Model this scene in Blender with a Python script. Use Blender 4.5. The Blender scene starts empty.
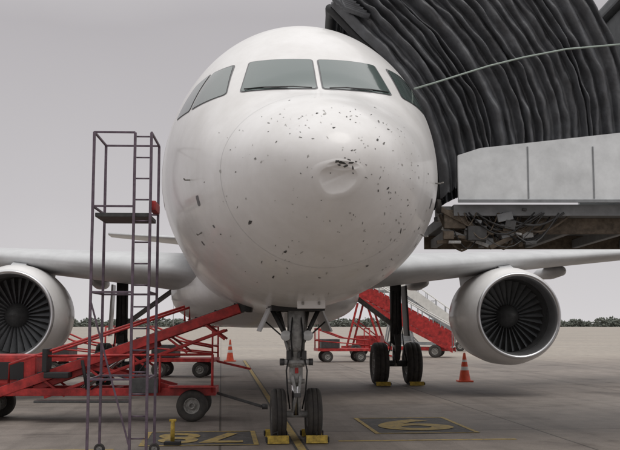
import bpy, bmesh, math, random
from mathutils import Vector, Matrix
random.seed(7)
R = math.radians
scene = bpy.context.scene
COL = scene.collection

# ------------------------------------------------------------------ materials
def mat(name, col, rough=0.6, metal=0.0, coat=0.0, noise=0.0, nscale=4.0, bump=0.0, bscale=60.0, dirt=None, spec=None):
    m = bpy.data.materials.new(name); m.use_nodes = True
    nt = m.node_tree; b = nt.nodes['Principled BSDF']
    b.inputs['Base Color'].default_value = (*col, 1)
    b.inputs['Roughness'].default_value = rough
    b.inputs['Metallic'].default_value = metal
    b.inputs['Coat Weight'].default_value = coat
    b.inputs['Coat Roughness'].default_value = 0.14
    if spec is not None: b.inputs['Specular IOR Level'].default_value = spec
    tc = nt.nodes.new('ShaderNodeTexCoord')
    if noise > 0:
        n = nt.nodes.new('ShaderNodeTexNoise'); n.inputs['Scale'].default_value = nscale
        n.inputs['Detail'].default_value = 8; n.inputs['Roughness'].default_value = 0.65
        nt.links.new(tc.outputs['Object'], n.inputs['Vector'])
        r = nt.nodes.new('ShaderNodeValToRGB')
        r.color_ramp.elements[0].position = 0.32; r.color_ramp.elements[1].position = 0.68
        d = dirt if dirt else tuple(c*(1-noise) for c in col)
        r.color_ramp.elements[0].color = (*d, 1)
        r.color_ramp.elements[1].color = (*[min(1, c*(1+noise*0.35)) for c in col], 1)
        nt.links.new(n.outputs['Fac'], r.inputs['Fac'])
        nt.links.new(r.outputs['Color'], b.inputs['Base Color'])
    if bump > 0:
        n2 = nt.nodes.new('ShaderNodeTexNoise'); n2.inputs['Scale'].default_value = bscale
        n2.inputs['Detail'].default_value = 5
        nt.links.new(tc.outputs['Object'], n2.inputs['Vector'])
        bp = nt.nodes.new('ShaderNodeBump'); bp.inputs['Strength'].default_value = bump
        bp.inputs['Distance'].default_value = 0.01
        nt.links.new(n2.outputs['Fac'], bp.inputs['Height'])
        nt.links.new(bp.outputs['Normal'], b.inputs['Normal'])
    return m

M = {}
M['white'] = mat('aircraft_white_paint', (0.79, 0.78, 0.775), 0.45, coat=0.4, noise=0.09, nscale=1.6, dirt=(.69, .675, .66))
M['seam'] = mat('panel_seam', (0.60, 0.60, 0.60), 0.6)
M['chip'] = mat('paint_chip_primer', (0.20, 0.195, 0.185), 0.7, noise=0.5, nscale=20)
M['chip2'] = mat('paint_chip_light', (0.44, 0.43, 0.41), 0.7)
M['glass'] = mat('cockpit_glass', (0.085, 0.115, 0.108), 0.06, coat=0.6)
M['frame'] = mat('window_frame_seal', (0.15, 0.15, 0.155), 0.5)
M['grey'] = mat('gear_grey_paint', (0.42, 0.42, 0.41), 0.45, noise=0.45, nscale=14)
M['lgrey'] = mat('wing_grey_paint', (0.55, 0.56, 0.57), 0.4, noise=0.15, nscale=2)
M['dgrey'] = mat('dark_metal', (0.07, 0.07, 0.07), 0.5, noise=0.4, nscale=12)
M['chrome'] = mat('chrome', (0.75, 0.75, 0.75), 0.18, metal=1.0)
M['alu'] = mat('bare_aluminium', (0.62, 0.62, 0.63), 0.3, metal=0.9)
M['tyre'] = mat('tyre_rubber', (0.024, 0.023, 0.023), 0.8, noise=0.5, nscale=9, dirt=(0.06, 0.053, 0.046))
M['hub'] = mat('wheel_hub', (0.30, 0.29, 0.27), 0.5, noise=0.6, nscale=20)
M['red'] = mat('red_paint', (0.45, 0.03, 0.028), 0.5, noise=0.6, nscale=6)
M['orange'] = mat('cone_plastic', (0.68, 0.085, 0.03), 0.5, noise=0.25, nscale=8)
M['wstripe'] = mat('white_reflective', (0.68, 0.68, 0.65), 0.5, noise=.15)
M['yellow'] = mat('yellow_paint', (0.50, 0.34, 0.05), 0.65, noise=0.6, nscale=14)
M['maroon'] = mat('maroon_paint', (0.12, 0.085, 0.115), 0.5, noise=0.5, nscale=9)
M['bellows'] = mat('bellows_fabric', (0.078, 0.082, 0.090), 0.5, noise=0.5, nscale=5, bump=0.9, bscale=11, dirt=(0.048,0.048,0.051))
M['black'] = mat('black_rubber', (0.018, 0.018, 0.019), 0.7)
M['cab'] = mat('bridge_white_panel', (0.68, 0.70, 0.71), 0.5, noise=0.22, nscale=2.5)
M['cabgrey'] = mat('bridge_grey_steel', (0.24, 0.25, 0.26), 0.55, noise=0.3, nscale=5)
M['rust'] = mat('weathered_steel', (0.15, 0.12, 0.09), 0.8, noise=0.6, nscale=11, bump=0.4, bscale=30)
M['bglass'] = mat('bridge_glass', (0.05, 0.06, 0.065), 0.06, coat=0.4)
M['strap'] = mat('strap_webbing', (0.34, 0.40, 0.36), 0.7)
M['belt'] = mat('conveyor_belt', (0.04, 0.04, 0.04), 0.8, noise=0.3, nscale=6)
M['lens'] = mat('lamp_lens', (0.6, 0.62, 0.62), 0.1, coat=0.7)

# ------------------------------------------------------------------ helpers
def empty(name, loc=(0, 0, 0), rotz=0.0):
    e = bpy.data.objects.new(name, None); COL.objects.link(e)
    e.location = loc; e.rotation_euler = (0, 0, rotz); e.empty_display_size = 0.2
    return e
def mesh(name, verts, faces, m, parent=None, smooth=False, loc=None, rot=None):
    me = bpy.data.meshes.new(name); me.from_pydata([tuple(v) for v in verts], [], faces)
    me.validate(); me.update()
    if isinstance(m, (list, tuple)):
        for k in m: me.materials.append(M[k] if isinstance(k, str) else k)
    else: me.materials.append(M[m] if isinstance(m, str) else m)
    if smooth:
        for p in me.polygons: p.use_smooth = True
    o = bpy.data.objects.new(name, me); COL.objects.link(o)
    if parent: o.parent = parent
    if loc: o.location = loc
    if rot: o.rotation_euler = rot
    return o
def fixn(o):
    bm = bmesh.new(); bm.from_mesh(o.data); bmesh.ops.recalc_face_normals(bm, faces=bm.faces)
    bm.to_mesh(o.data); bm.free(); return o
def box(name, c, s, m, parent=None, rot=None, bev=0.01):
    bm = bmesh.new(); bmesh.ops.create_cube(bm, size=1)
    for v in bm.verts: v.co = Vector((v.co.x*s[0], v.co.y*s[1], v.co.z*s[2]))
    b = min(bev, min(s)*0.25)
    if b > 0.0005: bmesh.ops.bevel(bm, geom=bm.edges[:], offset=b, segments=2, affect='EDGES', profile=0.7)
    me = bpy.data.meshes.new(name); bm.to_mesh(me); bm.free(); me.materials.append(M[m] if isinstance(m, str) else m)
    o = bpy.data.objects.new(name, me); COL.objects.link(o); o.location = c
    if rot: o.rotation_euler = rot
    if parent: o.parent = parent
    return o
def tube(name, pts, r, m, parent=None, n=10, closed=False):
    pts = [Vector(p) for p in pts]; V = []; F = []
    N = len(pts); rr = r if isinstance(r, (list, tuple)) else [r]*N
    for i, p in enumerate(pts):
        a = pts[i-1] if i > 0 else p; b = pts[i+1] if i < N-1 else p
        t = (b-a).normalized()
        up = Vector((0, 0, 1)) if abs(t.z) < 0.95 else Vector((0, 1, 0))
        u = t.cross(up).normalized(); w = t.cross(u).normalized()
        for k in range(n):
            an = 2*math.pi*k/n
            V.append(p+(u*math.cos(an)+w*math.sin(an))*rr[i])
    for i in range(N-1):
        for k in range(n):
            k2 = (k+1) % n
            F.append((i*n+k, i*n+k2, (i+1)*n+k2, (i+1)*n+k))
    F.append(tuple(range(n))); F.append(tuple((N-1)*n+k for k in range(n))[::-1])
    o = mesh(name, V, F, m, parent, True); fixn(o)
    for p in o.data.polygons:
        if len(p.vertices) > 4: p.use_smooth = False
    return o
def beam(name, a, b, w, h, m, parent=None):
    a = Vector(a); b = Vector(b); d = b-a; L = d.length
    o = box(name, (a+b)/2, (L, w, h), m, parent)
    o.rotation_mode = 'QUATERNION'; t = d.normalized()
    up = Vector((0, 0, 1)) if abs(t.z) < 0.98 else Vector((0, 1, 0))
    y = up.cross(t).normalized(); z = t.cross(y)
    o.rotation_quaternion = Matrix((t, y, z)).transposed().to_quaternion()
    return o
def revolve(name, prof, m, parent=None, axis='X', c=(0, 0, 0), n=48, smooth=True):
    V = []; F = []; c = Vector(c)
    for (a, r) in prof:
        for k in range(n):
            an = 2*math.pi*k/n; p, q = r*math.cos(an), r*math.sin(an)
            V.append(c+(Vector((a, p, q)) if axis == 'X' else Vector((p, a, q)) if axis == 'Y' else Vector((p, q, a))))
    for i in range(len(prof)-1):
        for k in range(n):
            k2 = (k+1) % n; F.append((i*n+k, i*n+k2, (i+1)*n+k2, (i+1)*n+k))
    return fixn(mesh(name, V, F, m, parent, smooth))
def wheel(name, c, rad, wid, parent, axis='X', hubr=0.5):
    h = wid/2
    prof = [(-h*0.75, rad*hubr), (-h*0.95, rad*0.62), (-h, rad*0.78), (-h*0.9, rad*0.91), (-h*0.68, rad*0.985),
            (-h*0.36, rad), (-h*0.34, rad*0.97), (-h*0.28, rad*0.97), (-h*0.26, rad), (0, rad*1.0), (h*0.26, rad), (h*0.28, rad*0.97), (h*0.34, rad*0.97), (h*0.36, rad),
            (h*0.68, rad*0.985), (h*0.9, rad*0.91), (h, rad*0.78), (h*0.95, rad*0.62), (h*0.75, rad*hubr)]
    revolve(name+'_tyre', prof, 'tyre', parent, axis, c)
    hp = [(-h*0.3, 0.001), (-h*0.3, rad*0.12), (-h*0.75, rad*0.14), (-h*0.75, rad*0.2), (-h*0.35, rad*0.26), (-h*0.35, rad*0.42), (-h*0.8, rad*hubr*0.96), (-h*0.8, rad*hubr*1.03),
          (h*0.8, rad*hubr*1.03), (h*0.8, rad*hubr*0.96), (h*0.35, rad*0.42), (h*0.35, rad*0.26), (h*0.75, rad*0.2), (h*0.75, rad*0.14), (h*0.3, rad*0.12), (h*0.3, 0.001)]
    revolve(name+'_hub', hp, 'hub', parent, axis, c, n=32)
def prism(name, poly, a0, a1, m, parent, axis='Y'):
    n = len(poly); V = [(p[0], a0, p[1]) for p in poly]+[(p[0], a1, p[1]) for p in poly]
    if axis == 'X': V = [(a0, p[0], p[1]) for p in poly]+[(a1, p[0], p[1]) for p in poly]
    F = [tuple(range(n)), tuple(range(n, 2*n))[::-1]]+[(i, (i+1) % n, n+(i+1) % n, n+i) for i in range(n)]
    return fixn(mesh(name, V, F, m, parent))

def pchip(tab):
    xs = [a for a, b in tab]; ys = [b for a, b in tab]; n = len(xs)
    h = [xs[i+1]-xs[i] for i in range(n-1)]; d = [(ys[i+1]-ys[i])/h[i] for i in range(n-1)]
    m = [0]*n; m[0] = d[0]; m[-1] = d[-1]
    for i in range(1, n-1):
        if d[i-1]*d[i] <= 0: m[i] = 0
        else:
            w1 = 2*h[i]+h[i-1]; w2 = h[i]+2*h[i-1]; m[i] = (w1+w2)/(w1/d[i-1]+w2/d[i])
    def f(x):
        x = min(max(x, xs[0]), xs[-1]); i = 0
        while i < n-2 and x > xs[i+1]: i += 1
        t = (x-xs[i])/h[i]
        return ((1+2*t)*(1-t)**2*ys[i]+t*(1-t)**2*h[i]*m[i]+t*t*(3-2*t)*ys[i+1]+t*t*(t-1)*h[i]*m[i+1])
    return f

# ------------------------------------------------------------------ AIRCRAFT
B = 1.80
NOSE = -5.07
def T(tab): return pchip([(math.sqrt(s), v) for s, v in tab])
fw = T([(0, 0), (.1, .33), (.3, .56), (.6, .78), (1, .99), (1.5, 1.20), (2, 1.38), (2.5, 1.53), (3, 1.66), (4, 1.86), (5, 1.965), (6, 2.01), (7, 2.02), (24, 2.02), (28, 1.75), (32, 1.15), (36, .45), (37.5, .2)])
fzt = T([(0, 1.45), (.1, 1.72), (.3, 1.90), (.6, 2.08), (1, 2.26), (1.5, 2.46), (1.65, 2.54), (2, 2.83), (2.3, 3.07), (2.6, 3.30), (3, 3.58), (3.5, 3.83), (4, 3.99), (5, 4.13), (6, 4.17), (7, 4.18), (28, 4.18), (34, 3.95), (37.5, 3.6)])
fzb = T([(0, 1.45), (.1, 1.17), (.3, .95), (.6, .74), (1, .56), (1.5, .40), (2, .30), (3, .18), (4, .12), (5, .09), (6, .08), (23, .08), (28, .75), (33, 2.1), (37.5, 3.2)])
fzc = T([(0, 1.45), (1, 1.50), (2, 1.60), (3, 1.73), (4, 1.85), (5, 1.97), (6, 2.05), (7, 2.07), (23, 2.07), (28, 2.5), (33, 3.1), (37.5, 3.4)])
TS = 0.004; NT = int(math.sqrt(37.5)/TS)+3
TAB = [(fw(i*TS), fzt(i*TS)+B, fzb(i*TS)+B, fzc(i*TS)+B) for i in range(NT)]
def sec(s):
    t = math.sqrt(max(s, 0))/TS; i = min(int(t), NT-2); f = t-i
    a = TAB[i]; b = TAB[i+1]
    return (a[0]+(b[0]-a[0])*f, a[1]+(b[1]-a[1])*f, a[2]+(b[2]-a[2])*f, a[3]+(b[3]-a[3])*f)
def dent(x, z):
    v = 0.0
    xx = x-0.01; zz = z-3.04
    ang = math.atan2(zz, xx)
    rim = 1+.07*math.sin(2*ang+.9)+.05*math.sin(3*ang+.5)+.03*math.sin(5*ang)
    d = math.hypot(xx/0.175, zz/0.135)/rim
    if d < 1: v += 0.052*(1-d**2.3)*(1+.3*zz/.14)
    elif d < 1.5: v -= 0.004*math.sin((d-1)/.5*math.pi)
    # buckle line slanting through the bowl, off centre
    cr_ = (zz-.02)-.45*(xx+.02)
    if d < 1: v += 0.005*math.exp(-(cr_/.018)**2)*(1-d**2)
    d2 = math.hypot((x-0.06)/0.16, (z-3.165)/0.04)
    if d2 < 1: v += 0.016*(1-d2*d2)
    return v
def front_s(x, z):
    lo, hi = 0.0, 8.0
    for _ in range(30):
        s = (lo+hi)/2; w, zt, zb, zc = sec(s)
        h = (zt-zc) if z > zc else (zc-zb)
        F = (x/max(w, 1e-5))**2+((z-zc)/max(h, 1e-5))**2
        if F > 1: lo = s
        else: hi = s
    return (lo+hi)/2
def fp(x, z):
    s = front_s(x, z); return Vector((x, NOSE+s+dent(x, z), z))
def fp_off(x, z, off):
    e = 0.01; p = fp(x, z); a = fp(x+e, z)-p; b = fp(x, z+e)-p
    n = a.cross(b).normalized()
    if n.y > 0: n = -n
    return p+n*off
def sp(s, z, sg):
    w, zt, zb, zc = sec(s); h = (zt-zc) if z > zc else (zc-zb)
    return Vector((sg*w*math.sqrt(max(0, 1-((z-zc)/h)**2)), NOSE+s, z))
def sp_off(s, z, sg, off):
    e = 0.01; p = sp(s, z, sg); n = (sp(s+e, z, sg)-p).cross(sp(s, z+e, sg)-p).normalized()
    if n.x*sg < 0: n = -n
    return p+n*off
def patch(name, corners, fn, m, parent, rings=7, rad=0.12, grow=0.0, nper=10):
    cx = sum(c[0] for c in corners)/4; cz = sum(c[1] for c in corners)/4
    cs = []
    for (a, b) in corners:
        d = math.hypot(a-cx, b-cz); cs.append((a+(a-cx)/d*grow, b+(b-cz)/d*grow))
    def bil(u, v):
        (x0, z0), (x1, z1), (x2, z2), (x3, z3) = cs
        return ((1-u)*(1-v)*x0+u*(1-v)*x1+u*v*x2+(1-u)*v*x3, (1-u)*(1-v)*z0+u*(1-v)*z1+u*v*z2+(1-u)*v*z3)
    out = []
    cc = [(rad, rad, 180), (1-rad, rad, 270), (1-rad, 1-rad, 0), (rad, 1-rad, 90)]
    for (a, b, st) in cc:
        for k in range(5):
            an = R(st+90*k/4); out.append((a+rad*math.cos(an), b+rad*math.sin(an)))
    full = []
    for i in range(len(out)):
        a = out[i]; b = out[(i+1) % len(out)]; L = math.hypot(a[0]-b[0], a[1]-b[1])
        k = nper if L > 0.2 else 1
        for j in range(k): full.append((a[0]+(b[0]-a[0])*j/k, a[1]+(b[1]-a[1])*j/k))
    n = len(full); V = [fn(*bil(.5, .5))]; F = []
    for r in range(1, rings+1):
        q = r/rings
        for (u, v) in full: V.append(fn(*bil(.5+(u-.5)*q, .5+(v-.5)*q)))
    for k in range(n): F.append((0, 1+k, 1+(k+1) % n))
    for r in range(rings-1):
        for k in range(n):
            a = 1+r*n; b = a+n; F.append((a+k, b+k, b+(k+1) % n, a+(k+1) % n))
    return fixn(mesh(name, V, F, m, parent, True))

jet = empty('passenger_jet', (-0.206, 14.0, 0), R(5.3))
ts = [i*0.008 for i in range(1, 125)]+[1.0+i*0.0125 for i in range(0, 65)]; ss = [t*t for t in ts]
s = ss[-1]
while s < 7: s += 0.09; ss.append(s)
while s < 37.4: s += 0.6; ss.append(min(s, 37.45))
NS = 256; V = [Vector((0, NOSE, 1.45+B))]; F = []
for s in ss:
    w, zt, zb, zc = sec(s)
    for k in range(NS):
        a = 2*math.pi*k/NS; x = w*math.cos(a); sn = math.sin(a)
        z = zc+(zt-zc)*sn if sn >= 0 else zc+(zc-zb)*sn
        y = NOSE+s+(dent(x, z) if s < 1 else 0)
        V.append(Vector((x, y, z)))
V[0].y += dent(0, 1.45+B)
for k in range(NS): F.append((0, 1+(k+1) % NS, 1+k))
for i in range(len(ss)-1):
    a = 1+i*NS; b = a+NS
    for k in range(NS):
        k2 = (k+1) % NS; F.append((a+k, a+k2, b+k2, b+k))
a = 1+(len(ss)-1)*NS; F.append(tuple(a+k for k in range(NS)))
fixn(mesh('fuselage', V, F, 'white', jet, True))

def ring(name, s, a0, a1, wd=0.007, off=0.0025, m='seam', n=120):
    V = []; F = []
    for i in range(n+1):
        a = R(a0+(a1-a0)*i/n)
        for ds in (-wd/2, wd/2):
            w, zt, zb, zc = sec(s+ds); sn = math.sin(a); x = w*math.cos(a)
            z = zc+(zt-zc)*sn if sn >= 0 else zc+(zc-zb)*sn
            c = Vector((0, 0, zc)); p = Vector((x, 0, z)); d = (p-c).normalized()
            V.append(Vector((x, NOSE+s+ds-off*0.6, z))+d*off)
    for i in range(n): F.append((2*i, 2*i+1, 2*i+3, 2*i+2))
    return mesh(name, V, F, m, jet, True)
ring('radome_seam', 1.28, 0, 360, 0.005)
ring('frame_seam', 3.95, -80, 260, 0.006)
ring('frame_seam', 2.9, 200, 340, 0.005)
ring('frame_seam', 5.9, 0, 360, 0.008)

for sg in (1, -1):
    cw = [(sg*.04, 4.295), (sg*.885, 4.345), (sg*.765, 4.850), (sg*.04, 4.815)]
    patch('windshield_seal', cw, lambda a, b: fp_off(a, b, .004), 'frame', jet, grow=.020, rad=.06)
    patch('windshield_pane', cw, lambda a, b: fp_off(a, b, .009), 'glass', jet, rad=.06)
    w1 = [(2.21, 4.365), (2.98, 4.35), (3.10, 4.85), (2.74, 4.855)]
    patch('side_window_seal', w1, lambda a, b: sp_off(a, b, sg, .004), 'frame', jet, grow=.022, rad=.08)
    patch('side_window_pane', w1, lambda a, b: sp_off(a, b, sg, .009), 'glass', jet, rad=.08)
    w2 = [(3.06, 4.35), (3.78, 4.38), (3.52, 4.78), (3.17, 4.85)]
    patch('rear_side_window_seal', w2, lambda a, b: sp_off(a, b, sg, .004), 'frame', jet, grow=.022, rad=.1)
    patch('rear_side_window_pane', w2, lambda a, b: sp_off(a, b, sg, .009), 'glass', jet, rad=.1)
    tube('wiper_arm', [fp_off(sg*.10, 4.27, .03), fp_off(sg*.3, 4.31, .03), fp_off(sg*.62, 4.345, .025)], .007, 'dgrey', jet)
    tube('wiper_blade', [fp_off(sg*.36, 4.325, .02), fp_off(sg*.6, 4.35, .02), fp_off(sg*.84, 4.365, .02)], .007, 'black', jet)
    for (s_, z_) in ((2.3, 3.35), (2.5, 2.75)):
        p = sp_off(s_, z_, sg, 0); q = sp_off(s_, z_, sg, .06)
        tube('pitot_probe', [p, q, q+Vector((sg*.01, -.10, 0))], .009, 'hub', jet, n=8)
    for (s_, z_, a, b) in ((2.05, 3.02, .10, .12), (1.9, 2.75, .05, .03), (2.75, 2.62, .06, .05)):
        patch('static_port', [(s_, z_), (s_+a, z_), (s_+a, z_+b), (s_, z_+b)], lambda u, v: sp_off(u, v, sg, .003), 'frame', jet, rings=2, rad=.2)
    for i in range(34):
        s_ = 7.4+i*.53
        patch('cabin_window', [(s_, 4.35), (s_+.23, 4.35), (s_+.23, 4.68), (s_, 4.68)], lambda u, v: sp_off(u, v, sg, .004), 'glass', jet, rings=1, rad=.35, nper=1)
    for (s0, s1, z0, z1) in ((5.05, 5.87, 3.42, 5.25),):
        for seg in (((s0, z0), (s1, z0)), ((s1, z0), (s1, z1)), ((s1, z1), (s0, z1)), ((s0, z1), (s0, z0))):
            pts = [sp_off(seg[0][0]+(seg[1][0]-seg[0][0])*i/12, seg[0][1]+(seg[1][1]-seg[0][1])*i/12, sg, .001) for i in range(13)]
            tube('door_seam', pts, .006, 'seam', jet, n=5)

V = []; F = []; FM = []
def chip(x, z, w, h, rot, mi=0):
    n = random.choice((5, 6, 7, 8)); base = len(V)
    for k in range(n):
        a = 2*math.pi*k/n+random.uniform(-.3, .3); r = random.uniform(.45, 1.15)
        dx = w*math.cos(a)*r; dz = h*math.sin(a)*r
        V.append(fp_off(x+dx*math.cos(rot)-dz*math.sin(rot), z+dx*math.sin(rot)+dz*math.cos(rot), .003))
    F.append(tuple(range(base, base+n))); FM.append(mi)
def okp(x, z):
    return math.hypot(x/1.45, (z-3.15)/1.15) < 1 and z < 4.2
clusters = [(-.25, 3.62, .34, .14, 18), (.38, 3.25, .25, .38, 46), (-.35, 3.3, .25, .3, 20), (.62, 2.7, .28, .32, 46), (-.45, 2.9, .3, .4, 18), (0.15, 3.7, .5, .14, 14), (.8, 3.15, .16, .35, 32), (-.9, 3.0, .3, .5, 12), (0, 3.1, 1.1, .7, 70), (-.3, 2.45, .6, .25, 18), (.3, 2.35, .5, .2, 18)]
for (cx, cz, sx, sz, n) in clusters:
    for _ in range(n):
        x = random.gauss(cx, sx); z = random.gauss(cz, sz)
        if okp(x, z) and math.hypot(x, z-3.04) > .22:
            b = random.uniform(.004, .013)*(1.35 if random.random() < .12 else .9)
            chip(x, z, b*random.uniform(.8, 1.9), b*random.uniform(.45, 1), random.uniform(0, 3.1), 0 if random.random() < .45 else 1)
for (x, z, w, h, r) in ((.05, 3.19, .055, .014, -.1), (.13, 3.195, .04, .012, .1), (.0, 3.2, .03, .016, .3), (.09, 3.165, .03, .014, .2), (.18, 3.205, .02, .009, 0), (.02, 3.17, .022, .008, 0), (-.06, 3.1, .01, .006, 0), (.15, 3.15, .014, .02, .3), (.16, 3.1, .008, .012, .5), (.11, 3.22, .03, .008, -.2), (.07, 3.235, .012, .006, 0)):
    chip(x, z, w, h, r, 2)
for (x, z, w, h, r) in ((-.80, 2.72, .03, .018, .5), (-.42, 2.42, .02, .012, 0), (.55, 3.0, .026, .012, .9), (.42, 3.46, .022, .014, 1.2), (-.02, 3.55, .02, .012, .4), (-.16, 3.75, .02, .014, .4), (.83, 2.66, .014, .03, 0), (-.5, 2.2, .02, .014, .6)):
    chip(x, z, w, h, r, 2)
M['chip3'] = mat('scrape_mark', (0.08, 0.078, 0.075), 0.7, noise=0.5, nscale=20)
ch = mesh('paint_chips', V, F, ['chip', 'chip2', 'chip3'], jet)
for p, mi in zip(ch.data.polygons, FM): p.material_index = mi

V = []; F = []; nr = 30; na = 48
for i in range(nr+1):
    t = i/nr; y = 4.6+t*12.5; k = math.sin(math.pi*min(1, max(0.0, t)))**0.45 if 0 < t < 1 else 0.02
    for j in range(na):
        a = 2*math.pi*j/na; c = math.cos(a); sn = math.sin(a)
        ex = 0.75
        V.append(Vector((2.36*k*math.copysign(abs(c)**ex, c), y, 2.5+0.92*k*math.copysign(abs(sn)**ex, sn))))
for i in range(nr):
    for j in range(na):
        j2 = (j+1) % na; F.append((i*na+j, i*na+j2, (i+1)*na+j2, (i+1)*na+j))
fixn(mesh('belly_fairing', V, F, 'white', jet, True))

def airfoil(c, th, n=16):
    up = []; lo = []
    for i in range(n+1):
        x = (1-math.cos(math.pi*i/n))/2
        yt = th/0.2*(0.2969*math.sqrt(x)-0.126*x-0.3516*x*x+0.2843*x**3-0.1036*x**4)
        cam = 0.02*math.sin(math.pi*x)
        up.append((x*c, (cam+yt)*c)); lo.append((x*c, (cam-yt*0.9)*c))
    return up+lo[::-1][1:-1]
def wing(name, stations, m):
    V = []; F = []
    for (x, y, z, c, th) in stations:
        pr = airfoil(c, th)
        for (a, b) in pr: V.append((x, y+a, z+b-a*0.03))
    n = len(pr)
    for i in range(len(stations)-1):
        for k in range(n): F.append((i*n+k, i*n+(k+1) % n, (i+1)*n+(k+1) % n, (i+1)*n+k))
    F.append(tuple(range(n))); F.append(tuple((len(stations)-1)*n+k for k in range(n)))
    return fixn(mesh(name, V, F, m, jet, True))
for sg in (1, -1):
    wing('wing', [(sg*1.2, 6.2, 2.72, 7.2, .14), (sg*3.0, 7.15, 2.92, 6.3, .13), (sg*6.4, 8.9, 3.25, 4.4, .12), (sg*11, 11.25, 3.7, 2.9, .115), (sg*16.9, 14.3, 4.35, 1.5, .11)], 'lgrey')
    prism('wing_fence', [(14.4, 4.2), (15.2, 5.0), (15.9, 5.05), (15.7, 4.3), (15.9, 3.7), (15.2, 3.75)], sg*16.88, sg*16.95, 'white', jet, 'X')
    wing('tailplane', [(sg*.6, 26.0, 5.15, 3.6, .1), (sg*6.2, 29.4, 5.75, 1.4, .1)], 'lgrey')
    for xx in (4.4, 8.6, 12):
        revolve('flap_track_fairing', [(0, .01), (.3, .14), (1.2, .2), (2.2, .16), (3.0, .01)], 'lgrey', jet, 'Y', (sg*xx, 11.2+(xx-4)*.22, 2.78+(xx-4)*.09), n=16)
    c = (sg*5.75, 7.5, 1.87)
    revolve('nacelle_cowl', [(.06, 1.0), (.3, 1.08), (.8, 1.16), (1.5, 1.17), (2.3, 1.1), (3.0, .94), (3.02, .88)], 'white', jet, 'Y', c, n=64)
    revolve('inlet_lip', [(.5, .86), (.2, .87), (.05, .91), (0, .95), (.01, .975), (.06, 1.0)], 'alu', jet, 'Y', c, n=64)
    revolve('inlet_duct', [(.5, .86), (1.1, .87), (1.12, .0)], 'dgrey', jet, 'Y', c, n=64)
    revolve('core_nozzle', [(2.6, .7), (3.4, .55), (3.9, .42), (3.9, .3), (4.3, .05)], 'alu', jet, 'Y', c, n=40)
    revolve('spinner', [(.45, .005), (.6, .12), (.85, .25), (1.05, .29)], 'dgrey', jet, 'Y', c, n=32)
    V = []; F = []
    for k in range(30):
        a = 2*math.pi*k/30; b = len(V)
        for (r, da, yy) in ((.26, -.05, .95), (.26, .09, 1.05), (.85, .12, 1.06), (.85, -.02, .86)):
            V.append((c[0]+r*math.cos(a+da), c[1]+yy, c[2]+r*math.sin(a+da)))
        F.append((b, b+1, b+2, b+3))
    mesh('fan_blades', V, F, 'cabgrey', jet)
    prism('engine_pylon', [(8.2, 2.95), (9.0, 3.2), (12.5, 3.1), (12.2, 2.6), (10.2, 2.4), (9, 2.6)], sg*5.75-.17, sg*5.75+.17, 'lgrey', jet, 'X')
    mg = (sg*3.795, 12.64)
    for dx in (-.463, .463): wheel('main_wheel', (mg[0]+dx, mg[1], .585), .585, .42, jet)
    tube('main_axle', [(mg[0]-.6, mg[1], .585), (mg[0]+.6, mg[1], .585)], .09, 'dgrey', jet)
    tube('main_gear_piston', [(mg[0], mg[1], .5), (mg[0], mg[1], 1.3)], .095, 'chrome', jet)
    tube('main_gear_leg', [(mg[0], mg[1], 1.15), (mg[0], mg[1]-.05, 3.0)], .16, 'dgrey', jet, n=16)
    tube('main_side_brace', [(mg[0], mg[1], 1.6), (mg[0]-sg*1.5, mg[1], 2.7)], .07, 'grey', jet)
    beam('main_torque_link', (mg[0], mg[1]-.2, .7), (mg[0], mg[1]-.42, 1.05), .16, .05, 'dgrey', jet)
    beam('main_torque_link', (mg[0], mg[1]-.42, 1.05), (mg[0], mg[1]-.17, 1.4), .16, .05, 'dgrey', jet)
    for k in range(3):
        tube('main_gear_hose', [(mg[0]+.1-.1*k, mg[1]-.18, 2.6), (mg[0]+.13-.13*k, mg[1]-.22, 1.6), (mg[0]+.2-.2*k, mg[1]-.2, 1.0), (mg[0]+.3-.3*k, mg[1]-.12, .6)], .016, 'black', jet, n=6)
    box('main_gear_door', (mg[0]+sg*.28, mg[1], 2.05), (.05, .7, 1.4), 'dgrey' if sg > 0 else 'white', jet, (0, sg*R(-3), 0), .02)
prismv = [(24.5, 5.8), (29.5, 11.7), (31.6, 11.7), (31.3, 5.5)]
prism('tail_fin', prismv, -.14, .14, 'white', jet, 'X')
prism('blade_antenna', [(2.6, 1.95), (2.9, 1.66), (3.05, 1.66), (3.1, 1.95)], -.012, .012, 'white', jet, 'X')
prism('blade_antenna', [(2.0, 5.9), (2.25, 6.2), (2.42, 6.2), (2.5, 5.9)], -.012, .012, 'white', jet, 'X')

# nose gear
for dx in (-.255, .255): wheel('nose_wheel', (dx, 0, .37), .37, .215, jet)
tube('nose_axle', [(-.34, 0, .37), (.34, 0, .37)], .05, 'grey', jet)
tube('nose_piston', [(0, 0, .36), (0, -.01, .95)], .062, 'chrome', jet, n=16)
tube('nose_strut', [(0, -.01, .80), (0, -.02, .84), (0, -.03, 1.3), (0, -.04, 1.34), (0, -.06, 1.95)], [.08, .098, .098, .115, .12], 'grey', jet, n=20)
for z in (.84, 1.08, 1.30): tube('strut_collar', [(0, -.015, z-.03), (0, -.015, z+.03)], .128, 'hub', jet, n=20)
tube('steering_cylinder', [(-.20, -.09, 1.12), (.20, -.09, 1.12)], .045, 'grey', jet)
tube('steering_cap', [(-.24, -.09, 1.12), (-.18, -.09, 1.12)], .052, 'dgrey', jet)
tube('steering_cap', [(.18, -.09, 1.12), (.24, -.09, 1.12)], .052, 'dgrey', jet)
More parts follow.
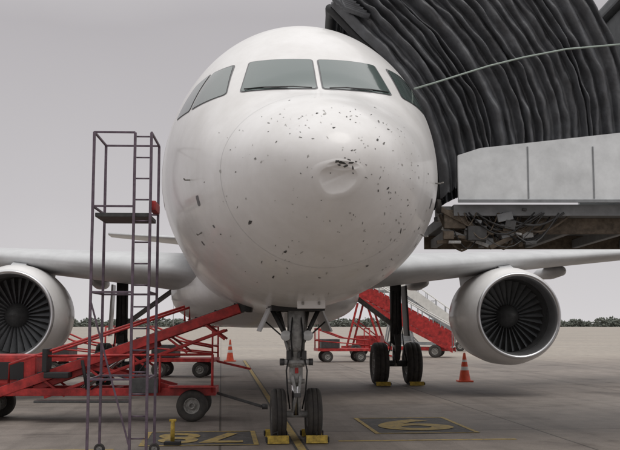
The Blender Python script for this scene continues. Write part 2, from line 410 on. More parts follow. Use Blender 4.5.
for sg in (1, -1):
    beam('torque_link_lower', (sg*.05, -.08, .42), (sg*.02, -.30, .66), .035, .05, 'grey', jet)
    beam('torque_link_upper', (sg*.02, -.30, .66), (sg*.06, -.10, .92), .035, .05, 'grey', jet)
    tube('drag_brace', [(sg*.07, -.06, 1.34), (sg*.38, .15, 1.95)], .034, 'dgrey', jet)
    tube('drag_brace', [(sg*.07, .06, 1.2), (sg*.24, .75, 1.95)], .04, 'grey', jet)
    revolve('taxi_lamp_body', [(.10, .02), (.06, .06), (0, .075), (-.01, .075)], 'dgrey', jet, 'Y', (sg*.16, -.17, 1.50), n=24)
    revolve('taxi_lamp_lens', [(-.012, .075), (-.025, .05), (-.03, .001)], 'lens', jet, 'Y', (sg*.16, -.17, 1.50), n=24)
    beam('lamp_bracket', (0, -.1, 1.42), (sg*.16, -.1, 1.50), .03, .03, 'grey', jet)
    box('nose_gear_door', (sg*.44, .55, 1.74), (.025, 1.3, .40), 'lgrey', jet, (0, sg*R(-24), 0), .008)
    tube('door_rod', [(sg*.44, .1, 1.70), (sg*.12, 0, 1.42)], .012, 'dgrey', jet, n=6)
    tube('brake_hose', [(sg*.09, -.1, 1.3), (sg*.15, -.17, 1.0), (sg*.13, -.16, .7), (sg*.09, -.05, .45)], .011, 'black', jet, n=6)
    tube('brake_hose', [(sg*.05, -.13, 1.85), (sg*.09, -.19, 1.5), (sg*.06, -.18, 1.2)], .012, 'black', jet, n=6)
    box('manifold', (sg*.11, -.12, 1.22), (.07, .07, .13), 'dgrey', jet)
    tube('strut_pipe', [(sg*.12, -.06, 1.85), (sg*.125, -.08, 1.55), (sg*.11, -.1, 1.3)], .010, 'hub', jet, n=6)
box('torque_knee', (0, -.31, .66), (.10, .05, .06), 'dgrey', jet)
box('strut_placard', (0, -.145, 1.0), (.05, .01, .08), 'red', jet, None, .002)
box('strut_valve', (.05, -.15, 1.22), (.07, .06, .09), 'dgrey', jet)
box('forward_door_panel', (.06, -1.75, 1.955), (.36, .03, .19), 'white', jet, (R(-8), 0, 0), .012)
box('forward_door_latch', (-.05, -1.775, 1.93), (.03, .02, .04), 'hub', jet); box('forward_door_latch', (.16, -1.775, 1.93), (.03, .02, .04), 'hub', jet)
box('wheel_bay_shade', (0, .4, 1.965), (.76, 1.7, .22), 'black', jet, None, .01)  # solid black block on the belly, painting in the shade of the bay opening

def chock(loc, rz, L=.30, k=1.0):
    e = empty('wheel_chock', loc, rz)
    prism('body', [(-.085*k, .0), (.085*k, .0), (.03*k, .10*k), (-.03*k, .10*k)], -L/2, L/2, 'yellow', e)
    box('end_band', (0, -L/2-.012, .045), (.13, .02, .07), 'black', e)
    box('end_band', (0, L/2+.012, .045), (.13, .02, .07), 'black', e)
    tube('rope', [(0, 0, .09), (.02, 0, .15), (.1, .05, .12), (.2, .1, .012)], .008, 'black', e, n=6)
    return e
ax = Vector((-.206, 14.0, 0))
def jl(x, y, z=0):
    a = R(5.3); return (ax.x+x*math.cos(a)-y*math.sin(a), ax.y+x*math.sin(a)+y*math.cos(a), z)
for dx in (-.27, .27):
    chock(jl(dx+random.uniform(-.02,.02), -.42, .012), R(95.3+random.uniform(-6,6))); chock(jl(dx, .42, .012), R(95.3))
for dx in (3.33, 4.26): chock(jl(dx, 12.64-.60, .012), R(95.3), .40, 1.0)

# ------------------------------------------------------------------ GROUND
gm = bpy.data.materials.new('apron_concrete'); gm.use_nodes = True
nt = gm.node_tree; b = nt.nodes['Principled BSDF']; L = nt.links
tc = nt.nodes.new('ShaderNodeTexCoord')
mp = nt.nodes.new('ShaderNodeMapping'); mp.inputs['Rotation'].default_value[2] = R(-5.3); L.new(tc.outputs['Object'], mp.inputs['Vector'])
def noise(sc, det=6, ro=.6, src=None):
    n = nt.nodes.new('ShaderNodeTexNoise'); n.inputs['Scale'].default_value = sc; n.inputs['Detail'].default_value = det; n.inputs['Roughness'].default_value = ro
    L.new((src or mp.outputs['Vector']), n.inputs['Vector']); return n
def ramp(src, e):
    r = nt.nodes.new('ShaderNodeValToRGB')
    while len(r.color_ramp.elements) < len(e): r.color_ramp.elements.new(.5)
    for q, (p, c) in zip(r.color_ramp.elements, e): q.position = p; q.color = (*c, 1)
    L.new(src, r.inputs['Fac']); return r
def mix(mode, fac, a, c):
    m = nt.nodes.new('ShaderNodeMixRGB'); m.blend_type = mode
    if isinstance(fac, float): m.inputs['Fac'].default_value = fac
    else: L.new(fac, m.inputs['Fac'])
    for sock, v in ((m.inputs['Color1'], a), (m.inputs['Color2'], c)):
        if isinstance(v, tuple): sock.default_value = (*v, 1)
        else: L.new(v, sock)
    return m.outputs['Color']
n1 = noise(.16); n2 = noise(2.2, 8); n3 = noise(45, 3)
c1 = ramp(n1.outputs['Fac'], [(.3, (.185, .160, .142)), (.7, (.28, .246, .218))]).outputs['Color']
c2 = ramp(n2.outputs['Fac'], [(.25, (.62, .61, .60)), (.7, (1.16, 1.16, 1.16))]).outputs['Color']
c = mix('MULTIPLY', 1.0, c1, c2)
c3 = ramp(n3.outputs['Fac'], [(.3, (.76, .76, .76)), (.7, (1.16, 1.16, 1.16))]).outputs['Color']
c = mix('MULTIPLY', 1.0, c, c3)
br = nt.nodes.new('ShaderNodeTexBrick'); br.offset = 0; br.inputs['Scale'].default_value = 1.0
br.inputs['Brick Width'].default_value = 5.0; br.inputs['Row Height'].default_value = 5.0; br.inputs['Mortar Size'].default_value = .022; br.inputs['Mortar Smooth'].default_value = .4
br.inputs['Color1'].default_value = (.86, .86, .86, 1); br.inputs['Color2'].default_value = (1.12, 1.10, 1.07, 1); br.inputs['Mortar'].default_value = (.28, .26, .24, 1)
L.new(mp.outputs['Vector'], br.inputs['Vector'])
c = mix('MULTIPLY', .9, c, br.outputs['Color'])
n4 = noise(.55, 5, .7); st = ramp(n4.outputs['Fac'], [(.54, (1, 1, 1)), (.66, (.45, .43, .42))]).outputs['Color']
c = mix('MULTIPLY', .85, c, st)
mp2 = nt.nodes.new('ShaderNodeMapping'); mp2.inputs['Scale'].default_value = (2.2, .05, 1); L.new(mp.outputs['Vector'], mp2.inputs['Vector'])
n5 = noise(1.0, 4, .6, mp2.outputs['Vector']); st2 = ramp(n5.outputs['Fac'], [(.5, (1, 1, 1)), (.75, (.62, .6, .59))]).outputs['Color']
c = mix('MULTIPLY', .8, c, st2)
sx = nt.nodes.new('ShaderNodeSeparateXYZ'); L.new(mp.outputs['Vector'], sx.inputs[0])
mr = nt.nodes.new('ShaderNodeMapRange'); mr.inputs['From Min'].default_value = 40; mr.inputs['From Max'].default_value = 52; L.new(sx.outputs['Y'], mr.inputs['Value'])
c2b = mix('MULTIPLY', 1.0, c2, (.35, .312, .27)); c2b = mix('MULTIPLY', .5, c2b, br.outputs['Color'])
c = mix('MIX', mr.outputs['Result'], c, c2b)
L.new(c, b.inputs['Base Color'])
rr = nt.nodes.new('ShaderNodeMapRange'); rr.inputs['To Min'].default_value = .55; rr.inputs['To Max'].default_value = .85; L.new(n2.outputs['Fac'], rr.inputs['Value']); L.new(rr.outputs['Result'], b.inputs['Roughness'])
bp = nt.nodes.new('ShaderNodeBump'); bp.inputs['Strength'].default_value = .4; bp.inputs['Distance'].default_value = .01; L.new(n3.outputs['Fac'], bp.inputs['Height']); L.new(bp.outputs['Normal'], b.inputs['Normal'])
mesh('ground', [(-3000, -300, 0), (3000, -300, 0), (3000, 5000, 0), (-3000, 5000, 0)], [(0, 1, 2, 3)], gm)

def worn(name, col, dark, lo=.42, hi=.60, sc=7):
    m = bpy.data.materials.new(name); m.use_nodes = True; nt = m.node_tree; b = nt.nodes['Principled BSDF']
    tc = nt.nodes.new('ShaderNodeTexCoord'); n = nt.nodes.new('ShaderNodeTexNoise'); n.inputs['Scale'].default_value = sc; n.inputs['Detail'].default_value = 9; n.inputs['Roughness'].default_value = .7
    nt.links.new(tc.outputs['Object'], n.inputs['Vector']); r = nt.nodes.new('ShaderNodeValToRGB')
    r.color_ramp.elements[0].position = lo-.08; r.color_ramp.elements[1].position = hi-.08
    r.color_ramp.elements[0].color = (*dark, 1); r.color_ramp.elements[1].color = (*col, 1)
    nt.links.new(n.outputs['Fac'], r.inputs['Fac']); nt.links.new(r.outputs['Color'], b.inputs['Base Color']); b.inputs['Roughness'].default_value = .75
    return m
M['ypaint'] = worn('worn_yellow_marking', (.40, .285, .085), (.17, .14, .095), .44, .62, 9)
M['kpaint'] = worn('worn_black_marking', (.055, .052, .05), (.12, .11, .10))
def sheet(name, x0, x1, y0, y1, z, m, par):
    return mesh(name, [(x0, y0, z), (x1, y0, z), (x1, y1, z), (x0, y1, z)], [(0, 1, 2, 3)], m, par)
mk = empty('painted_lead_in_line', jl(0, 0), R(5.3))
sheet('line', -.09, .09, -20, 31, .004, 'kpaint', mk)
sheet('line_yellow', -.055, .055, -20, 31, .008, 'ypaint', mk)
def number_box(txt, x0, x1, y0, y1, z=.004):
    e = empty('painted_stand_number', jl(0, 0), R(5.3))
    sheet('black_panel', x0, x1, y0, y1, z, 'kpaint', e)
    w = .07
    sheet('border', x0, x1, y0, y0+w, z+.004, 'ypaint', e); sheet('border', x0, x1, y1-w, y1, z+.004, 'ypaint', e)
    sheet('border', x0, x0+w, y0+w, y1-w, z+.004, 'ypaint', e); sheet('border', x1-w, x1, y0+w, y1-w, z+.004, 'ypaint', e)
    cu = bpy.data.curves.new('digits', 'FONT'); cu.body = txt; cu.size = 1; cu.align_x = 'CENTER'; cu.align_y = 'CENTER'; cu.offset = .02
    to = bpy.data.objects.new('tmp', cu); COL.objects.link(to); dg = bpy.context.evaluated_depsgraph_get()
    me = bpy.data.meshes.new_from_object(to.evaluated_get(dg)); bpy.data.objects.remove(to)
    xs = [v.co.x for v in me.vertices]; ys = [v.co.y for v in me.vertices]
    mx, my = (max(xs)+min(xs))/2, (max(ys)+min(ys))/2; fx = (x1-x0)*.74/(max(xs)-min(xs)); fy = (y1-y0)*.70/(max(ys)-min(ys))
    for v in me.vertices: v.co = Vector(((x0+x1)/2-(v.co.x-mx)*fx, (y0+y1)/2-(v.co.y-my)*fy, z+.008))
    me.materials.clear(); me.materials.append(M['ypaint'])
    o = bpy.data.objects.new('digits', me); COL.objects.link(o); o.parent = e
number_box('9', 1.27, 2.90, .65, 3.1)
number_box('78', -2.2, -.55, -.55, 1.2)
e = empty('painted_stop_bar', jl(0, 0), R(5.3)); sheet('bar', .6, 3.2, -.25, -.13, .004, 'ypaint', e); sheet('bar', -5, -2.5, -.9, -.78, .004, 'ypaint', e)
e = empty('painted_service_road_line'); sheet('edge', -200, 200, 75, 75.2, .004, 'wstripe', e)

# tree line: small ragged leaf clumps in one mesh, far away
M['treeline'] = mat('hazy_foliage', (.15, .165, .14), .95, noise=.45, nscale=.25)
V = []; F = []
octa = [(1, 0, 0), (-1, 0, 0), (0, 1, 0), (0, -1, 0), (0, 0, 1), (0, 0, -1)]
of = [(0, 2, 4), (2, 1, 4), (1, 3, 4), (3, 0, 4), (2, 0, 5), (1, 2, 5), (3, 1, 5), (0, 3, 5)]
def clump(cx, cy, cz, r):
    b0 = len(V)
    for o_ in octa: V.append((cx+o_[0]*r*random.uniform(.6, 1.4), cy+o_[1]*r, cz+o_[2]*r*random.uniform(.5, 1.2)))
    for f in of: F.append((b0+f[0], b0+f[1], b0+f[2]))
x = -420
while x < 420:
    W = random.uniform(3, 9); hgt = random.uniform(4.2, 8.5)*(1.3 if random.random() < .15 else 1)
    y = 900+random.uniform(-25, 25)
    for _ in range(int(W*22)):
        a = random.uniform(-1, 1); zz = random.uniform(0, 1)
        if a*a+zz*zz*.9 > 1.0: continue
        clump(x+a*W, y+random.uniform(-5, 5), zz*hgt, random.uniform(.45, 1.35))
    x += random.uniform(1.5, 6.0)
    for _ in range(14): clump(x+random.uniform(-5, 5), 905, random.uniform(.2, 3.4), random.uniform(.8, 1.7))
mesh('distant_tree_line', V, F, 'treeline')
M['haze_steel'] = mat('hazy_steel', (.38, .38, .39), .7)
for (x, y, h) in ((-60, 420, 13), (58, 450, 13), (-130, 440, 16)):
    e = empty('apron_light_mast', (x, y, 0)); tube('pole', [(0, 0, 0), (0, 0, h)], [.2, .1], 'haze_steel', e, n=8)
    box('lamp_head', (0, 0, h), (2.0, .4, .35), 'haze_steel', e)

# ------------------------------------------------------------------ JET BRIDGE
jb = empty('passenger_boarding_bridge', (0, 0, 0))
C0 = [(.30, 6.28), (.48, 6.06), (.70, 5.80), (1.05, 5.44), (1.40, 4.96), (1.65, 4.43), (1.79, 3.88), (1.83, 3.40)]
C1 = [(2.9, 7.45), (3.3, 7.25), (3.65, 6.95), (3.95, 6.5), (4.25, 5.9), (4.45, 5.3), (4.55, 4.7), (4.58, 4.10)]
def interp(C, v):
    f = v*(len(C)-1); i = min(int(f), len(C)-2); t = f-i
    p = [C[max(0, i-1)], C[i], C[i+1], C[min(len(C)-1, i+2)]]
    return tuple(0.5*((2*p[1][k])+(-p[0][k]+p[2][k])*t+(2*p[0][k]-5*p[1][k]+4*p[2][k]-p[3][k])*t*t+(-p[0][k]+3*p[1][k]-3*p[2][k]+p[3][k])*t**3) for k in range(2))
NP = 22; SUB = 8; NV = 100; YF, YB = 13.25, 16.3
V = []; F = []
ph = [random.uniform(0, 6.28) for _ in range(NP+2)]
ed = [0.0]
for i in range(NP): ed.append(ed[-1]+random.uniform(.45, 1.6))
ed = [q/ed[-1] for q in ed]
am = [random.uniform(.08, .22) for _ in range(NP+1)]
prof = [0, .30, .62, .88, 1.0, .96, .78, .34]
NU = NP*SUB
def nz1(a, s): return math.sin(a*1.7+s)*.5+math.sin(a*4.3+s*2.1)*.3+math.sin(a*9.1+s*3.7)*.2
n = None
for iu in range(NU+1):
    pi = min(iu//SUB, NP-1); kk = iu-pi*SUB
    k = kk % SUB
    u = ed[pi]+(ed[pi+1]-ed[pi])*kk/SUB
    pr = 0 if kk == SUB else prof[k]
    path = []
    def P(v):
        a = interp(C0, v); c_ = interp(C1, v)
        sway = (.035*nz1(v*5, ph[pi]))*(pr)
        lift = 0.34*math.sin(math.pi*min(1, u*1.0))**.8*max(0, v-.55)/.45
        x = a[0]+(c_[0]-a[0])*u; z = a[1]+(c_[1]-a[1])*u+lift
        return x+sway, z+sway*.6
    def A(v):
        return am[pi]*pr*(1+.32*nz1(v*6, ph[pi]*1.3))+.010*nz1(v*31, ph[pi]+kk)*(.4+pr)
    for j in range(NV+1):
        v = 1-j/NV; x, z = P(v)
        if j == 0: z += .03*nz1(iu, 2)
        path.append((x, YF-A(v)+.25*(1-v)**3, z))
    x, z = P(0)
    for j in range(1, 12):
        t = j/12; path.append((x-A(0)*.3, YF+.25+(YB-YF-.5)*t, z+A(0)*.7+.10*math.sin(math.pi*t)))
    for j in range(0, NV+1, 4):
        v = j/NV; x, z = P(v); path.append((x, YB+A(v)-.25*(1-v)**3, z))
    V += path; n = len(path)
for i in range(NU):
    for j in range(n-1): F.append((i*n+j, (i+1)*n+j, (i+1)*n+j+1, i*n+j+1))
mesh('bellows_hood', V, F, 'bellows', jb, True)
for i in range(5):
    p0 = Vector((.30+.05*i, YF-.02, 6.34-.045*i)); q = p0+Vector((-.13+.02*i, -.03, .10))
    tube('fold_end', [p0+Vector((.35, .02, -.12)), p0, q], [.05, .045, .02], 'bellows', jb, n=8)
pts = [(interp(C0, 1-i/24)[0]-.01, YF+.10+.25*(i/24)**3, interp(C0, 1-i/24)[1]) for i in range(25)]
pts += [(C0[0][0], YF+.35+(YB-YF-.6)*t/6, C0[0][1]+.03) for t in range(1, 7)]+[(interp(C0, i/24)[0], YB, interp(C0, i/24)[1]) for i in range(25)]
tube('bumper_roll', pts, .065, 'black', jb, n=12)
tube('retaining_strap', [(1.45, 13.03, 4.93), (1.75, 12.99, 5.01), (2.1, 12.98, 5.12), (2.5, 13.0, 5.25), (3.0, 13.02, 5.38), (3.6, 13.03, 5.50), (4.4, 13.06, 5.58)], .014, 'strap', jb, n=6)
# cab
prism('cab_apron_panel', [(2.04, 3.34), (2.04, 3.98), (2.35, 4.08), (4.70, 4.34), (4.70, 3.34)], 12.96, 13.04, 'cab', jb)
prism('panel_edge_trim', [(2.03, 3.32), (2.03, 3.36), (4.70, 3.36), (4.70, 3.32)], 12.93, 12.957, 'cabgrey', jb)
for x in (3.0, 3.9): box('panel_joint', (x, 12.955, 3.74), (.02, .012, .72), 'cabgrey', jb, None, .002)
box('cab_floor', (4.9, 14.9, 3.24), (5.8, 3.5, .16), 'cabgrey', jb)
box('cab_lower_wall', (6.25, 13.2, 3.84), (3.06, .1, 1.04), 'cab', jb, None, .02)
box('cab_upper_wall', (6.25, 13.2, 5.95), (3.06, .1, .9), 'cab', jb, None, .02)
for x in (4.78, 5.75, 6.75, 7.72): box('cab_post', (x, 13.2, 4.93), (.12, .12, 1.14), 'cabgrey', jb)
for x in (5.25, 6.25, 7.235): box('cab_window', (x, 13.22, 4.93), (.84, .02, 1.14), 'bglass', jb, None, .002)
for x in (5.0, 5.7, 6.4, 7.1): box('panel_rib', (x, 13.13, 3.84), (.04, .04, .98), 'cabgrey', jb)
box('cab_roof', (6.2, 14.9, 6.5), (3.3, 3.8, .18), 'cabgrey', jb, None, .04)
box('cab_back_wall', (6.25, 16.6, 4.87), (3.06, .1, 3.1), 'cab', jb)
box('door_frame', (4.68, 14.9, 5.9), (.08, 3.3, .9), 'cabgrey', jb)
for y in (13.5, 16.2): beam('floor_girder', (1.95, y, 3.05), (8, y, 3.05), .12, .22, 'rust', jb)
for x in (2.1, 2.9, 3.7, 4.5, 5.3, 6.1, 7): beam('cross_member', (x, 13.56, 3.02), (x, 16.14, 3.02), .1, .14, 'cabgrey', jb)
box('leveller_box', (2.02, 13.30, 3.12), (.30, .22, .26), 'rust', jb)
box('leveller_motor', (2.32, 13.25, 2.92), (.26, .24, .20), 'dgrey', jb)
box('junction_box', (1.90, 13.5, 3.22), (.2, .3, .2), 'grey', jb)
beam('leveller_arm', (2.3, 13.2, 3.0), (1.78, 13.2, 3.28), .06, .07, 'rust', jb)
beam('leveller_arm', (2.5, 13.3, 2.75), (1.85, 13.3, 3.0), .05, .05, 'grey', jb)
beam('strut', (2.5, 13.2, 2.72), (3.3, 13.3, 3.1), .05, .06, 'rust', jb)
wheel('leveller_wheel', (1.80, 13.22, 3.30), .10, .06, jb)
for k in range(30):
    x0 = 1.76+random.uniform(0, 1.0); x1 = x0+random.uniform(.2, 1.1); zz = random.uniform(2.66, 3.05); y = 13.12+random.uniform(-.05, .3)
    pts = [(x0+(x1-x0)*t/10, y+.03*math.sin(t), 3.2-(3.2-zz)*math.sin(math.pi*t/10)) for t in range(11)]
    tube('hanging_cable', pts, random.choice((.008, .012, .018)), random.choice(('black', 'dgrey', 'dgrey', 'rust')), jb, n=6)
for k in range(34):
    box('bracket', (1.78+random.uniform(0, 1.5), 13.22+random.uniform(-.1, .3), random.uniform(2.78, 3.3)), (random.uniform(.03, .22), .08, random.uniform(.03, .14)), random.choice(('rust', 'rust', 'dgrey', 'cabgrey', 'grey')), jb, (0, random.uniform(-.3, .3), 0))
box('tunnel', (15, 15.4, 4.9), (14.4, 2.6, 2.7), 'cab', jb, None, .05)
for i in range(14): box('tunnel_rib', (8.4+i, 14.06, 4.9), (.08, .06, 2.7), 'cabgrey', jb)
tube('column', [(9.5, 14.4, .9), (9.5, 14.4, 3.5)], .2, 'cabgrey', jb); tube('column', [(9.5, 16.4, .9), (9.5, 16.4, 3.5)], .2, 'cabgrey', jb)
box('bogie', (9.5, 15.4, .8), (.5, 3, .4), 'yellow', jb)
for y in (14.2, 16.6): wheel('bogie_wheel', (9.5, y, .5), .5, .35, jb, 'Y')

# ------------------------------------------------------------------ GROUND EQUIPMENT
def cone(x, y, h=.8):
    e = empty('traffic_cone', (x, y, 0))
    box('base', (0, 0, .025), (.42*h/.8, .42*h/.8, .05), 'orange', e, None, .02)
    r = lambda z: .15*(1-z/h)+.03
    def band(n, z0, z1, m): revolve(n, [(z0, r(z0)), (z1, r(z1))], m, e, 'Z', n=28)
    band('body', .05, .40*h, 'orange'); band('stripe', .40*h, .52*h, 'wstripe'); band('body_mid', .52*h, .68*h, 'orange'); band('stripe_upper', .68*h, .76*h, 'wstripe')
    revolve('tip', [(.76*h, r(.76*h)), (h-.01, r(h)), (h, .001)], 'orange', e, 'Z', n=28)
cone(4.53, 28.2, .85); cone(-3.66, 44, 1.0)

def stairs(name, loc, rz, H=3.6, Lh=5.0, m='red', side='red', steps=16):
    e = empty(name, loc, rz)
    x0, x1 = -Lh/2, Lh/2; z0 = .45; W = .85
    def zz(x): return H+(z0-H)*(x-x0)/(x1-x0)
    for sg in (-1, 1):
        prism('stringer', [(x0, zz(x0)-.35), (x0, zz(x0)+.02), (x1, zz(x1)+.02), (x1, zz(x1)-.2)], sg*W-.04, sg*W+.04, m, e)
        prism('side_panel', [(x0, zz(x0)+.08), (x0, zz(x0)+.78), (x1-.1, zz(x1)+.82), (x1-.1, zz(x1)+.08)], sg*(W+.02)-.015, sg*(W+.02)+.015, side, e)
        tube('handrail', [(x0-1.5, sg*W, H+1.15), (x0, sg*W, H+1.15), (x1, sg*W, z0+1.1), (x1+.12, sg*W, z0+.3)], .035, 'wstripe', e, n=8)
        for i in range(9):
            x = x0+(x1-x0)*i/8-.02; tube('baluster', [(x, sg*W, zz(x)), (x, sg*W, zz(x)+1.12)], .026, 'cabgrey', e, n=6)
        prism('platform_panel', [(x0-1.5, H), (x0-1.5, H+1.0), (x0, H+1.0), (x0, H)], sg*(W+.02)-.015, sg*(W+.02)+.015, side, e)
        beam('support_leg', (x0-.9, sg*W*.9, .5), (x0-.3, sg*W*.9, H-.2), .1, .1, m, e)
        beam('support_leg', (x0+.9, sg*W*.9, .5), (x0+.2, sg*W*.9, H-.3), .1, .1, m, e)
        beam('cross_brace', (x0+1.2, sg*W*.88, .5), (x0-.6, sg*W*.88, H*.62), .06, .06, m, e)
        beam('chassis_rail', (x0-1.2, sg*W*.8, .5), (x1, sg*W*.8, .42), .1, .16, m, e)
        for x in (x0-.4, x1-.9): wheel('wheel', (x, sg*.8, .33), .33, .2, e, 'Y')
    for i in range(steps):
        t = (i+.5)/steps; x = x0+(x1-x0)*t; box('step', (x, 0, zz(x)), (.28, 2*W-.1, .04), 'alu', e)
    box('platform', (x0-.75, 0, H-.06), (1.5, 2*W+.1, .12), m, e)
    for x in (x0-1.1, x0+.5, x1-.2): box('chassis_cross', (x, 0, .5), (.12, 2*W*.8-.12, .12), m, e)
    box('chassis_hood', (x0+.2, 0, .85), (1.3, 1.2, .5), m, e, None, .05)
    return e
stairs('passenger_stairs', (5.2, 50, 0), R(-14), 3.0, 4.6)
stairs('passenger_stairs', (8.2, 62, 0), R(-10), 3.9, 4.8, 'cabgrey', 'wstripe')

def cart(loc, rz, L_=2.4, H=1.5):
    e = empty('baggage_cart', loc, rz)
    box('deck', (0, 0, .55), (L_, 1.3, .12), 'red', e)
    for sx in (-1, 1):
        for sy in (-1, 1):
            tube('post', [(sx*(L_/2-.05), sy*.6, .6), (sx*(L_/2-.05), sy*.6, H)], .03, 'red', e, n=8)
            wheel('wheel', (sx*(L_/2-.45), sy*.55, .25), .25, .15, e, 'Y')
        tube('end_rail', [(sx*(L_/2-.05), -.6, H), (sx*(L_/2-.05), .6, H)], .03, 'red', e, n=8)
        tube('end_rail', [(sx*(L_/2-.05), -.6, 1.0), (sx*(L_/2-.05), .6, 1.0)], .025, 'red', e, n=8)
    for sy in (-1, 1):
        tube('side_rail', [(-L_/2+.05, sy*.6, H), (0, sy*.6, H*.72), (L_/2-.05, sy*.6, .95)], .03, 'red', e, n=8)
        tube('side_rail', [(-L_/2+.05, sy*.6, .95), (L_/2-.05, sy*.6, .75)], .025, 'red', e, n=8)
    beam('drawbar', (L_/2, 0, .5), (L_/2+1.1, 0, .25), .07, .07, 'red', e)
    box('load_box', (-L_/4, 0, .82), (L_*.35, .9, .4), 'dgrey', e)
    return e
cart((1.45, 43.5, 0), R(8)); cart((-4.1, 31, 0), R(-3), 2.2, 1.6); cart((-7.6, 31.5, 0), R(-3), 2.2, 1.6)

bl = empty('belt_loader', (-3.6, 17.1, 0), R(2))
def bz(x): return 1.95+(x-2.35)*.352
for sy in (-.42, .42):
    beam('boom_rail', (-2.7, sy, bz(-2.7)), (2.35, sy, bz(2.35)), .07, .16, 'red', bl)
    beam('chassis_rail', (-2.6, sy*.95, .50), (1.95, sy*.95, .50), .09, .13, 'red', bl)
    beam('lift_arm', (-1.2, sy*.8, .55), (.9, sy*.8, bz(.9)-.12), .07, .10, 'red', bl)
    beam('lift_arm', (1.2, sy*.8, .55), (-.2, sy*.8, bz(-.2)-.12), .07, .10, 'red', bl)
    tube('boom_handrail', [(-1.6, sy*1.12, bz(-1.6)+.1), (-1.6, sy*1.12, bz(-1.6)+.42), (1.4, sy*1.12, bz(1.4)+.36), (1.4, sy*1.12, bz(1.4)+.1)], .022, 'red', bl, n=8)
    tube('lift_cylinder', [(-.4, sy*.5, .55), (.35, sy*.5, bz(.35)-.1)], .035, 'chrome', bl, n=8)
    for x in (-2.0, 1.55): wheel('wheel', (x, sy*1.15, .27), .27, .2, bl, 'Y')
    for x in (-1.0, -.3, .4, 1.1, 1.75): beam('boom_truss', (x, sy, bz(x)-.08), (x+.35, sy, bz(x)-.34), .03, .04, 'red', bl)
    beam('boom_lower_chord', (-1.0, sy, bz(-1)-.36), (2.1, sy, bz(2.1)-.30), .04, .05, 'red', bl)
beam('conveyor_belt', (-2.65, 0, bz(-2.65)+.07), (2.32, 0, bz(2.32)+.07), .72, .05, 'belt', bl)
for i in range(15):
    x = -2.5+i*.34; beam('belt_cleat', (x, -.34, bz(x)+.105), (x, .34, bz(x)+.105), .03, .02, 'black', bl)
for x in (-2.72, 2.37): tube('end_roller', [(x, -.4, bz(x)), (x, .4, bz(x))], .085, 'dgrey', bl)
box('rubber_bumper', (2.5, 0, bz(2.5)-.02), (.12, .95, .2), 'black', bl, None, .04)
for x in (-2.5, -1.2, .2, 1.2, 1.9): box('chassis_cross', (x, 0, .50), (.10, .72, .12), 'red', bl)
box('engine_hood', (-1.7, .1, .86), (1.0, .75, .55), 'red', bl, None, .06)
box('hood_grille', (-1.7, -.285, .86), (.6, .02, .3), 'black', bl)
box('operator_seat', (-.75, -.5, .80), (.42, .4, .10), 'black', bl, None, .03); box('seat_back', (-.95, -.5, 1.05), (.08, .4, .4), 'black', bl, None, .03)
tube('control_column', [(-.25, -.5, .55), (-.35, -.5, 1.05)], .03, 'black', bl)
box('fender', (1.55, -.52, .60), (.8, .3, .03), 'red', bl, None, .01)
box('battery_box', (.75, -.50, .62), (.45, .25, .26), 'dgrey', bl, None, .02)
box('side_step', (-.3, -.62, .36), (1.6, .26, .04), 'dgrey', bl)
for x in (.55, 1.0, 1.9): tube('guard_post', [(x, -.6, .5), (x, -.6, 1.15)], .022, 'red', bl, n=8)
tube('guard_rail', [(-1.1, -.6, 1.12), (1.9, -.6, 1.15)], .022, 'red', bl, n=8)
tube('hydraulic_hose', [(-.2, -.45, .55), (.2, -.5, .8), (.5, -.46, .7), (.9, -.45, 1.2)], .014, 'black', bl, n=6)
beam('tow_bar', (1.95, 0, .45), (2.75, -.1, .22), .05, .05, 'dgrey', bl)
tube('tow_eye', [(2.75, -.1, .22), (2.85, -.1, .22)], .05, 'dgrey', bl)

ms = empty('maintenance_stand', (-2.04, 11.6, 0), R(3))
XL = -.62
for (x, y) in ((.08, 0), (-.12, 0), (XL, 0), (.08, .9), (XL, .9)):
    beam('upright', (x, y, .12), (x, y, 4.02), .034, .034, 'maroon', ms)
for i in range(15):
    z = .3+i*.262; tube('rung', [(.06, 0, z), (-.1, 0, z)], .010, 'maroon', ms, n=8)
for z in (1.0, 2.05, 3.1, 4.02):
    for (a, c_) in (((.08, 0, z), (.08, .9, z)), ((XL, 0, z), (XL, .9, z)), ((-.12, 0, z), (XL, 0, z)), ((.08, .9, z), (XL, .9, z))):
        beam('rail', a, c_, .026, .026, 'maroon', ms)
beam('brace', (-.12, 0, .2), (XL, 0, 1.95), .022, .022, 'maroon', ms)
box('platform_deck', (-.27, .45, 3.0), (.66, .8, .05), 'dgrey', ms)
box('pad', (.1, .3, 3.12), (.08, .5, .12), 'red', ms, None, .03)
for (x, y) in ((.08, 0), (XL, 0), (.08, .9), (XL, .9)): wheel('caster', (x, y, .07), .07, .04, ms, 'Y')

e = empty('chock_marker_post', (-1.90, 13.4, 0))
box('base', (0, 0, .03), (.22, .18, .05), 'black', e); tube('post', [(0, 0, .05), (0, 0, .34)], .03, 'yellow', e); box('handle', (0, 0, .34), (.10, .05, .03), 'yellow', e)

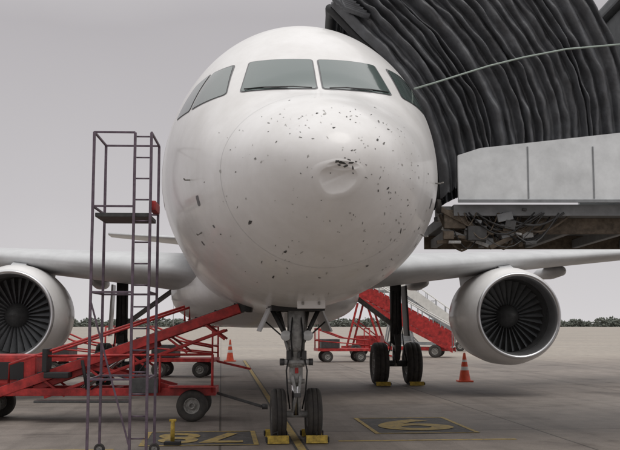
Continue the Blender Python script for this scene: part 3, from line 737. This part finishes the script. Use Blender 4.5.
# ------------------------------------------------------------------ SKY AND LIGHT
SE, SR = R(64), R(150)
w = bpy.data.worlds.new('World'); scene.world = w; w.use_nodes = True; nt = w.node_tree; L = nt.links
bg = nt.nodes['Background']; sk = nt.nodes.new('ShaderNodeTexSky'); sk.sky_type = 'NISHITA'; sk.sun_disc = False
sk.sun_elevation = SE; sk.sun_rotation = SR; sk.dust_density = 6; sk.air_density = 1.5
hs = nt.nodes.new('ShaderNodeHueSaturation'); hs.inputs['Saturation'].default_value = .15; L.new(sk.outputs[0], hs.inputs['Color'])
tc = nt.nodes.new('ShaderNodeTexCoord'); sx = nt.nodes.new('ShaderNodeSeparateXYZ'); L.new(tc.outputs['Generated'], sx.inputs[0])
nz = nt.nodes.new('ShaderNodeTexNoise'); nz.inputs['Scale'].default_value = 2.2; nz.inputs['Detail'].default_value = 5; L.new(tc.outputs['Generated'], nz.inputs['Vector'])
ma = nt.nodes.new('ShaderNodeMath'); ma.operation = 'MULTIPLY_ADD'; ma.inputs[1].default_value = .14; L.new(nz.outputs['Fac'], ma.inputs[0]); L.new(sx.outputs['Z'], ma.inputs[2])
cr = nt.nodes.new('ShaderNodeValToRGB'); L.new(ma.outputs[0], cr.inputs['Fac'])
E = [(.05, (.66, .64, .65)), (.18, (.54, .52, .535)), (.38, (.44, .42, .435)), (.75, (.97, .955, .95)), (1.0, (1.05, 1.05, 1.05))]
while len(cr.color_ramp.elements) < len(E): cr.color_ramp.elements.new(.5)
for q, (p, c) in zip(cr.color_ramp.elements, E): q.position = p; q.color = (*c, 1)
sc = nt.nodes.new('ShaderNodeMixRGB'); sc.blend_type = 'MULTIPLY'; sc.inputs['Fac'].default_value = 1; sc.inputs['Color2'].default_value = (10, 10, 10, 1); L.new(cr.outputs[0], sc.inputs['Color1'])
mx = nt.nodes.new('ShaderNodeMixRGB'); mx.inputs['Fac'].default_value = .93; L.new(hs.outputs[0], mx.inputs['Color1']); L.new(sc.outputs[0], mx.inputs['Color2'])
L.new(mx.outputs[0], bg.inputs['Color']); bg.inputs['Strength'].default_value = .108
sl = bpy.data.lights.new('sun', 'SUN'); sl.energy = 0.95; sl.angle = R(32); sl.color = (1, .965, .92)
so = bpy.data.objects.new('sun', sl); COL.objects.link(so)
d = Vector((math.sin(SR)*math.cos(SE), math.cos(SR)*math.cos(SE), math.sin(SE)))
so.rotation_euler = d.to_track_quat('Z', 'Y').to_euler()

cam = bpy.data.cameras.new('camera'); cam.sensor_width = 36; cam.lens = 55.3; cam.clip_end = 8000; cam.clip_start = .1
co = bpy.data.objects.new('camera', cam); COL.objects.link(co); co.location = (0, 0, 1.65); co.rotation_euler = (R(96.0), 0, 0)
scene.camera = co
scene.view_settings.view_transform = 'Standard'; scene.view_settings.look = 'None'; scene.view_settings.exposure = 0
